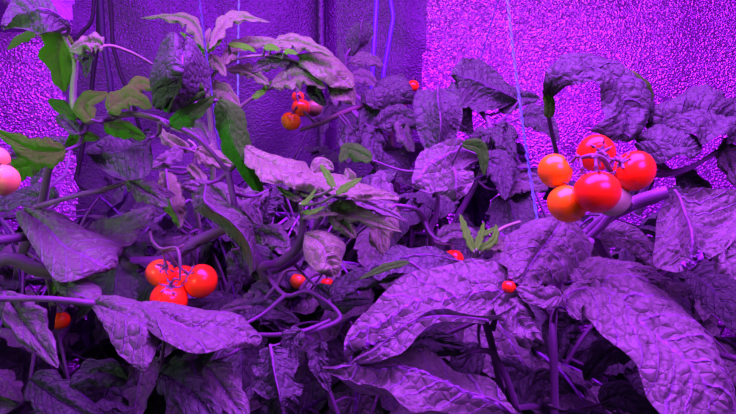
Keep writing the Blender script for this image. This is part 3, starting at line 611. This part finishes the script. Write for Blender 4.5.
protos = [compound(s, 3 if s % 2 else 2) for s in range(3, 9)] + [single(s+.4) for s in range(20, 24)]
pm = []
for m_ in protos:
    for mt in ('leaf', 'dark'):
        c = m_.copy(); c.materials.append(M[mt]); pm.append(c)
def top(x):   # the canopy's upper line in the picture
    xs = [(-200,185),(40,195),(90,165),(170,150),(215,150),(262,140),(300,135),(350,118),(400,112),(440,100),(520,112),(560,140),(640,168),(736,160),(950,160)]
    for (a, ya), (b, yb) in zip(xs, xs[1:]):
        if a <= x <= b: return ya+(yb-ya)*(x-a)/(b-a)
    return 180
def dmin(y):
    pts = [(80,.74),(140,.66),(200,.60),(260,.56),(330,.50),(414,.46),(700,.42)]
    for (a, da), (b, db) in zip(pts, pts[1:]):
        if a <= y <= b: return da+(db-da)*(y-a)/(b-a)
    return .45
zones = {'J': (-80,330), 'K': (350,780), 'A': (-190,110), 'B': (-160,240), 'C': (130,300), 'D': (200,380), 'E': (290,560), 'F': (500,900), 'G': (330,600)}
ymax = {'J': 420, 'K': 440, 'A': 430, 'B': 640, 'C': 420, 'D': 620, 'E': 430, 'F': 640, 'G': 640}
ymin = {'J': 225, 'K': 165, 'A': 0, 'B': 215, 'C': 0, 'D': 200, 'E': 0, 'F': 0, 'G': 270}
cnt = {'J': 62, 'K': 92, 'A': 38, 'B': 66, 'C': 46, 'D': 62, 'E': 70, 'F': 78, 'G': 48}
rnd = random.Random(5)
for key, (x0, x1) in zones.items():
    p = PL[key]
    # hidden side branches
    for b in range(4):
        x = x0+(x1-x0)*(b+.5)/4; y = max(top(x)+40, ymin[key]+20)+rnd.uniform(0, 90)
        d = dmin(min(y, 600))+.10
        e = P(x, y, d); s = nearest(p, e - Vector((0,0,.12)))
        if (e-s).length > .05:
            add_stem(p, [s, s.lerp(e,.5)+Vector((0,.02,.015)), e], [.003,.0025,.0016], seg=7)
    for k in range(cnt[key]):
        x = rnd.uniform(x0, x1)
        ylo = max(top(x)+16, ymin[key]); 
        y = ylo + (ymax[key]-ylo)*rnd.random()**1.1
        d = dmin(y)+.03+rnd.random()**1.3*.26
        if key in 'JK': d = rnd.uniform(.66, .90)
        d = min(d, .92)
        w = P(x, y, d)
        if w.z < .18 or w.x < -.74 or w.x > .80 or w.y > .86+.24*(w.x+.5)*(w.x<0): continue
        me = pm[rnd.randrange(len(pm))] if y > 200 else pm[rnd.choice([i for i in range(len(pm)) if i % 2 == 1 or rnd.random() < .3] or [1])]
        o = bpy.data.objects.new('leaf', me); C.objects.link(o)
        place(o, w, p.o)
        s = nearest(p, w)
        out_ = (w-s); out_.z = 0
        az = math.atan2(out_.y, out_.x) if out_.length > .03 else rnd.uniform(0, 2*PI)
        # most leaves lean to the open side of the tent, where the camera stands
        az = rnd.choice([az, rnd.uniform(-PI, 0)]) + rnd.uniform(-.6,.6)
        o.rotation_euler = (rnd.uniform(-.4,.4), rnd.uniform(-.15,.75), az)
        sc = rnd.uniform(.8, 1.25); o.scale = (sc, sc, sc)
        L_ = (s-w).length
        if L_ > .01:
            v, f = [], []
            mid = s.lerp(w,.5)+Vector((0,0,.08*L_))
            R_ = (Matrix.Rotation(az, 3, 'Z') @ Matrix.Rotation(o.rotation_euler.y, 3, 'Y') @ Matrix.Rotation(o.rotation_euler.x, 3, 'X')); Ri = R_.inverted()
            loc = [Ri @ ((q-w)/sc) for q in (s, mid, w)]
            tube(v, f, loc, [.0020,.0015,.0013], 6, n=9)
            m2 = bpy.data.meshes.new('leaf_stalk'); m2.from_pydata([tuple(q) for q in v], [], f)
            m2.polygons.foreach_set('use_smooth', [True]*len(m2.polygons)); m2.materials.append(M['stem'])
            so = bpy.data.objects.new('leaf_stalk', m2); C.objects.link(so); so.parent = o

# ------------------------------------------------------------------ tomatoes
def tomato(x, y, r, d, mat, label, aim=(0,-.3,1), calyx=True, group=None, sq=.94):
    c = P(x, y, d); R_ = r/F*d
    ax = Vector(aim).normalized()      # where the stalk end points
    q = ax.to_track_quat('Z', 'Y').to_matrix()
    v, f = [], []
    NP, NS = 22, 32
    for i in range(NP+1):
        th = PI*i/NP
        for k in range(NS):
            ph = 2*PI*k/NS
            rr = R_*(1+.012*math.cos(4*ph+r)*math.sin(th))
            z = R_*sq*math.cos(th) - R_*.16*math.exp(-(th/.30)**2) + R_*.03*math.exp(-((PI-th)/.15)**2)
            v.append(c + q @ Vector((rr*math.sin(th)*math.cos(ph), rr*math.sin(th)*math.sin(ph), z)))
    for i in range(NP):
        for k in range(NS):
            f.append((i*NS+k, (i+1)*NS+k, (i+1)*NS+(k+1)%NS, i*NS+(k+1)%NS))
    t = empty('tomato', c, label, 'tomato', group)
    mesh_obj('fruit', v, f, M[mat], t, origin=c)
    top_ = c + ax*R_*.80
    if calyx:
        v, f = [], []
        n = 6
        for k in range(n):
            an = 2*PI*(k+.3*random.random())/n
            L_ = R_*random.uniform(.62,.85); w = R_*.085
            rows = 8; b0 = len(v)
            for i in range(rows):
                s = i/(rows-1)
                rad = L_*s; zz = R_*(.80+.05-.42*(rad/R_)**2 + .30*s**3*random.uniform(.6,1.3))
                ww = w*(1-s)**.6*(1+.7*math.sin(PI*s))+.00008
                dirr = Vector((math.cos(an+.3*s), math.sin(an+.3*s), 0)); sd = Vector((-dirr.y, dirr.x, 0))
                for a in (-1, 0, 1):
                    v.append(c + q @ (dirr*rad + sd*ww*a + Vector((0,0,zz + (.02*R_ if a == 0 else 0)))))
                for a in (0, 1):
                    v.append(c + q @ (dirr*rad + sd*ww*(a*2-1)*.8 + Vector((0,0,zz-.04*R_))))
            for i in range(rows-1):
                A = b0+i*5; B = A+5
                f += [(A,A+1,B+1,B),(A+1,A+2,B+2,B+1),(A+2,A+4,B+4,B+2),(A+4,A+3,B+3,B+4),(A+3,A,B,B+3)]
        tube(v, f, [c+ax*R_*.76, c+ax*R_*1.0, c+ax*R_*1.12], [R_*.13, R_*.085, R_*.12], 8, n=8)
        mesh_obj('calyx', v, f, M['calyx'], t, origin=top_)
    return c + ax*R_*1.1
def truss(key, ends, pts, r=.0016):
    """fruit stalk: an axis through pixels pts, a short pedicel to each fruit end"""
    p = PL[key]
    w = [P(*q) for q in pts]
    v, f = [], []
    tube(v, f, w, [r*1.3]*(len(w)-1)+[r*.7], 8, n=len(w)*8, rough=.2)
    o = mesh_obj('fruit_stalk', v, f, M['calyx'], p.o, origin=w[0])
    for e in ends:
        s = min((cr(w, k/30) for k in range(8, 31)), key=lambda q: (q-e).length)
        v, f = [], []
        m = s.lerp(e, .5) + Vector((0,-.002,.003))
        tube(v, f, [s, s.lerp(m,.9), m, m.lerp(e,.2), e], [r*.8, r*.75, r*1.25, r*.75, r*.8], 8, n=16)
        mesh_obj('pedicel', v, f, M['calyx'], o, origin=s)
g = 'tomatoes of the big bunch at right'
ends = [
 tomato(555,171,17.5,.415,'orange','orange tomato at upper left of the big right bunch', (.75,-.3,.55), group=g),
 tomato(567,204,19.5,.405,'orange','orange tomato lowest in the big right bunch', (.55,-.2,.85), group=g),
 tomato(596,153,18.5,.44,'red','red tomato uppermost in the big right bunch, behind its stalk', (-.1,-.9,.1), group=g),
 tomato(597,192,22.5,.385,'red','red tomato at centre front of the big right bunch', (.0,.25,1), group=g),
 tomato(634,171,20.5,.41,'red','red tomato at right side of the big right bunch', (-.85,-.15,.5), group=g),
 tomato(612,199,18,.42,'pale_fruit','pale unripe tomato peeking out behind the front red one', (-.4,.1,.9), group=g)]
truss('F', ends, [(632,204,.46),(622,196,.45),(614,178,.425),(604,160,.405),(592,156,.40),(580,158,.405)])
g = 'tomatoes of the small bunch at left'
ends = [
 tomato(160,273,14,.50,'redor','orange-red tomato at upper left of the small left bunch', (.6,-.4,.6), group=g),
 tomato(169,300,18.5,.48,'red','red tomato lowest in the small left bunch', (.25,-.2,1), group=g),
 tomato(201,281,17,.49,'red','bright red tomato at right of the small left bunch', (-.7,-.3,.6), group=g),
 tomato(183,279,14,.515,'red','red tomato hidden behind the stalk of the small left bunch', (0,-.5,.8), calyx=False, group=g)]
truss('B', ends, [(150,232,.50),(153,242,.49),(162,249,.485),(176,248,.48),(180,262,.475),(180,280,.475)], r=.0011)
v, f = [], []
w = [P(*q) for q in ((162,249,.485),(174,250,.485),(184,245,.485))]
tube(v, f, w, [.0012,.0012,.0010], 8, n=12); mesh_obj('fruit_stalk', v, f, M['calyx'], PL['B'].o, origin=w[0])
g = 'tomatoes of the far bunch behind the pale shoot'
ends = [
 tomato(291,121,9.8,.74,'orange','orange tomato lowest in the far bunch', (.3,-.2,.9), group=g),
 tomato(301,108,9.5,.745,'redor','orange-brown tomato in the middle of the far bunch', (0,.1,1), group=g),
 tomato(298,97,6.2,.75,'redor','smallest tomato on top of the far bunch', (0,.3,1), group=g),
 tomato(314,108,9,.77,'unripe','dull unripe tomato at right of the far bunch', (-.3,.1,.9), group=g)]
truss('E', ends, [(318,124,.75),(308,116,.74),(300,106,.735),(296,92,.74)])
t1 = tomato(413,86,6,.83,'red','small red tomato against the bright wall, behind dark leaves', (0,.2,1)); truss('E', [t1], [(420,110,.84),(418,92,.84),(414,80,.835)])
t1 = tomato(402,103,5,.80,'red','dark red tomato almost hidden among the dark leaves at back', (0,.2,1)); truss('E', [t1], [(400,116,.82),(405,105,.81),(402,98,.805)])
t1 = tomato(453,260,11,.56,'red','red tomato peeking above the giant curling leaf', (0,.5,1)); truss('E', [t1], [(431,240,.58),(440,244,.58),(452,245,.57)])
t1 = tomato(298,281,8,.58,'redor','red tomato glimpsed under the forked central stem', (.2,.3,1)); truss('D', [t1], [(275,290,.54),(285,272,.55),(298,270,.55)])
t1 = tomato(327,284,6.5,.58,'red','dim red tomato behind the dusky oval leaf', (0,.3,1)); truss('D', [t1], [(300,290,.55),(312,276,.56),(324,273,.57)])
t1 = tomato(509,287,7,.402,'red','small red tomato at the right tip of the giant curling leaf', (0,.3,1)); truss('F', [t1], [(552,320,.50),(530,292,.44),(511,281,.403)])
g = 'tomatoes hidden low at the left'
e = [tomato(60,320,9.5,.52,'red','shaded red tomato low at left beneath the horizontal stalk', (.1,.2,1), group=g),
     tomato(40,322,6.5,.53,'redor','smaller shaded tomato beside the thin black stake at left', (0,.2,1), group=g)]
truss('B', e, [(60,290,.54),(52,300,.53),(48,310,.53)])
g = 'pale tomatoes cut by the left edge'
e = [tomato(1,180,17,.36,'pink','pale pinkish tomato at the left edge, lower one', (-.2,.2,1), group=g),
     tomato(-7,160,15,.38,'pink','pale pinkish tomato at the left edge, upper one', (-.2,.2,1), calyx=True, group=g)]
truss('A', e, [(30,158,.50),(-10,150,.42),(-22,146,.375),(-14,148,.37)])

# ------------------------------------------------------------------ tent
def sheet(name, p0, p1, z0, z1, mat, nx=140, nz=90, amp=.006, fs=5, inward=None, folds=0):
    v, f = [], []
    d = (p1-p0); nrm = Vector((-d.y, d.x, 0)).normalized()
    if inward is not None and nrm.dot(inward-p0) < 0: nrm = -nrm
    for j in range(nz):
        for i in range(nx):
            s = i/(nx-1); z = z0+(z1-z0)*j/(nz-1); q = p0+d*s; q = Vector((q.x, q.y, z))
            e = min(1, s*8, (1-s)*8)
            h = amp*(noise.noise(q*fs)+.5*noise.noise(q*fs*2.3+Vector((5,0,0))))
            if folds: h += folds*(abs(noise.noise(Vector((q.x*3+q.y*2, q.y*3, q.z*2.2))*2.2)))*2
            v.append(q+nrm*h*e)
    for j in range(nz-1):
        for i in range(nx-1):
            f.append((j*nx+i, j*nx+i+1, (j+1)*nx+i+1, (j+1)*nx+i))
    o = mesh_obj(name, v, f, M[mat]); o['kind'] = 'structure'; return o
CENT = Vector((0,.5,0))
corner = Vector((-.085, 1.14, 0)); lc = Vector((-.92, .90, 0)); lf = Vector((-.94, -.35, 0)); rc = Vector((1.0, 1.0, 0)); rf = Vector((1.0, -.35, 0))
H_ = 1.75
sheet('wall_back', corner, rc, 0, H_, 'mylar', inward=CENT, amp=.012, fs=7)
wb = bpy.data.objects['wall_back']; wb.data.materials.append(M['mylar_shaded'])
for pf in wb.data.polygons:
    if pf.center.x < .115+.012*noise.noise(pf.center*9)+.004*math.sin(pf.center.z*30): pf.material_index = 1  # band by the corner: darker colour stands for the fold's shade
sheet('wall_left', lc, corner, 0, H_, 'mylar_shaded', inward=CENT, amp=.010, fs=5, folds=.004, nx=200, nz=130)
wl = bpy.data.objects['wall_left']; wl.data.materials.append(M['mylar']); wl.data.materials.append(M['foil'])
for pv in wl.data.vertices:          # creased foil bulging at the far left end, with a lip where it overlaps the glittery sheet
    zl = .965 + .05*math.sin((pv.co.x+.9)*5)
    k = min(1, max(0, (-.50-pv.co.x)/.12))
    if pv.co.z > zl:
        r_ = 1-abs(noise.noise(Vector((pv.co.x*5+pv.co.z*3, pv.co.z*4, 1.3))))*2
        pv.co.y -= k*(.012+.035*r_)
    else:
        pv.co.y -= k*.012*noise.noise(Vector((pv.co.x*9, pv.co.z*7, 4)))
for pf in wl.data.polygons:
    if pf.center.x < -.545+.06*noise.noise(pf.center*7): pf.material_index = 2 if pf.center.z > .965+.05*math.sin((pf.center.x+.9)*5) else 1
sheet('wall_side', lf, lc, 0, H_, 'mylar', inward=CENT, amp=.02, fs=6, folds=.02, nx=120)
sheet('wall_right', rf, rc, 0, H_, 'mylar', inward=CENT, amp=.01, nx=80, nz=60)
def box(name, lo, hi, mat, kind=None):
    v = [Vector((x,y,z)) for x in (lo[0],hi[0]) for y in (lo[1],hi[1]) for z in (lo[2],hi[2])]
    f = [(0,1,3,2),(4,6,7,5),(0,4,5,1),(2,3,7,6),(0,2,6,4),(1,5,7,3)]
    o = mesh_obj(name, v, f, M[mat], smooth=False)
    if kind: o['kind'] = kind
    return o
box('floor', (-1.1,-.5,-.06), (1.2,1.3,-.0), 'soil', 'structure')
box('ceiling', (-1.1,-.5,H_), (1.2,1.3,H_+.02), 'canvas', 'structure')
# corner seam: a sewn strip of sheet standing off the fold
v, f = [], []
tube(v, f, [Vector((-.093,1.10,z)) for z in (0,.4,.8,1.2,H_)], [.010]*5, 10, n=40, rough=.25)
o = mesh_obj('trim_1', v, f, M['mylar_shaded']); o['kind'] = 'structure'

# ------------------------------------------------------------------ lines, cables, poles
def line(name, pts, r, mat, label, cat, seg=8, group=None, twist=0):
    w = [P(*q) for q in pts]
    # carry on to the ceiling
    w = [Vector((w[0].x, w[0].y, H_))] + w if w[0].z > .95 else w
    dense = []
    for a_, b_ in zip(w, w[1:]):
        k_ = max(1, int((b_-a_).length/.02)); dense += [a_.lerp(b_, i_/k_) for i_ in range(k_)]
    w = dense+[w[-1]]
    v, f = [], []
    if twist:
        n = int(sum((w[i+1]-w[i]).length for i in range(len(w)-1))/.0016)
        for s in (0, PI):
            pp = []
            for i in range(n):
                c = cr(w, i/(n-1)); a = i*.5+s
                pp.append(c+Vector((math.cos(a), math.sin(a), 0))*r*.55)
            tube(v, f, pp, [r*.6]*len(pp), 5, n=n)
    else: tube(v, f, w, [r]*len(w), seg, n=len(w)*3)
    return tag(mesh_obj(name, v, f, M[mat], origin=w[0]), label, cat, group)
line('twine', [(507,-5,.60),(513,50,.60),(522,120,.60),(530,175,.60),(538,224,.58)], .0017, 'twine', 'pale blue twisted twine hanging beside the big tomato bunch', 'string', twist=1)
line('twine', [(199,-5,.60),(205,45,.60),(212,95,.60),(217,135,.60),(221,160,.60)], .0014, 'thin', 'dark blue twisted twine passing over the pale shoot at left', 'string', twist=1)
line('twine', [(239,-5,.80),(238,60,.80),(238,110,.80),(240,150,.8)], .0014, 'twine', 'thin faint twine hanging right of the dark twine, behind the shoot', 'string', twist=1)
line('twine', [(499,-5,.80),(490,28,.80),(480,60,.80),(474,80,.78)], .0009, 'thin', 'thin dark slanting line above the dark leaves at centre right', 'string')
line('cord', [(377,-5,.95),(375,30,.95),(372,80,.95),(370,130,.95)], .0042, 'ribbon', 'straight glowing purple cord near the tent corner', 'cord')
line('cord', [(390,-5,.97),(393,18,.97),(389,42,.97),(384,70,.97),(380,110,.95)], .0040, 'ribbon', 'kinked purple cord right of the straight one', 'cord')
line('cable', [(94,-8,.72),(92,20,.72),(82,32,.72),(78,40,.72)], .0025, 'cable', 'short dark cable curving behind the top left leaf', 'cable')
line('pole', [(100,-5,.76),(103,40,.76),(110,80,.76),(114,130,.76),(118,180,.76)], .0042, 'rod', 'thickest dark pole leaning at upper left', 'pole')
line('cable', [(99,-5,.80),(98,40,.80),(93,75,.80),(90,110,.80),(76,180,.80)], .0032, 'cable', 'black cable slanting left of the thick dark pole', 'cable')
line('cable', [(110,-5,.74),(113,45,.74),(121,75,.74),(132,100,.74),(140,130,.76)], .0028, 'cable', 'black cable bending to the right of the thick dark pole', 'cable')
line('cable', [(76,176,.60),(80,186,.58),(92,192,.56),(106,190,.55),(110,182,.55),(106,178,.56)], .0022, 'cable', 'black cable loop under the dark wrinkled leaf', 'cable')
w = [P(54,306,.45), P(51,330,.45), P(46,360,.45)]; w.append(Vector((w[-1].x-.02, w[-1].y+.02, 0)))
v, f = [], []; tube(v, f, w, [.0022]*4, 8, n=30)
tag(mesh_obj('stake', v, f, M['cable'], origin=w[-1]), 'thin black plant stake at lower left below the horizontal stalk', 'stake')

# ------------------------------------------------------------------ light
LC = (.45, .033, 1.0)
def area(name, loc, aim, sx, sy, power, col):
    ld = bpy.data.lights.new(name, 'AREA'); ld.shape = 'RECTANGLE'; ld.size = sx; ld.size_y = sy; ld.energy = power; ld.color = col
    o = bpy.data.objects.new(name, ld); C.objects.link(o); o.location = loc
    o.rotation_euler = (Vector(aim)-Vector(loc)).to_track_quat('-Z', 'Y').to_euler(); return o
area('fill_light', (.08,.42,1.33), (.08,.46,0), .80, .36, 45, LC)
fill_lamp = area('fill_light', (.34,-.02,1.20), (.12,.42,.62), .34, .25, 2.8, LC); fill_lamp.data.spread = math.radians(95)  # added fill lamp for the foreground leaves, not a second fixture
# plain room light through the open tent door behind the camera
area('green_spot', (-.10,-.6,1.25), (-.0,.6,.75), .6, .9, .14, (.9,.7,.8))
sd = area('green_spot', (-.62,-.12,.98), (-.33,.50,.97), .18, .30, .42, (.95,1.0,.55)); sd.data.spread = math.radians(60)  # added greenish spot inside the tent, brings out green on the left leaves
wd = bpy.data.worlds.new('world'); bpy.context.scene.world = wd; wd.use_nodes = True
wd.node_tree.nodes['Background'].inputs[0].default_value = (.30,.10,.60,1); wd.node_tree.nodes['Background'].inputs[1].default_value = .05
sc = bpy.context.scene
sc.view_settings.view_transform = 'Standard'; sc.view_settings.look = 'None'; sc.view_settings.exposure = 0; sc.view_settings.gamma = 1
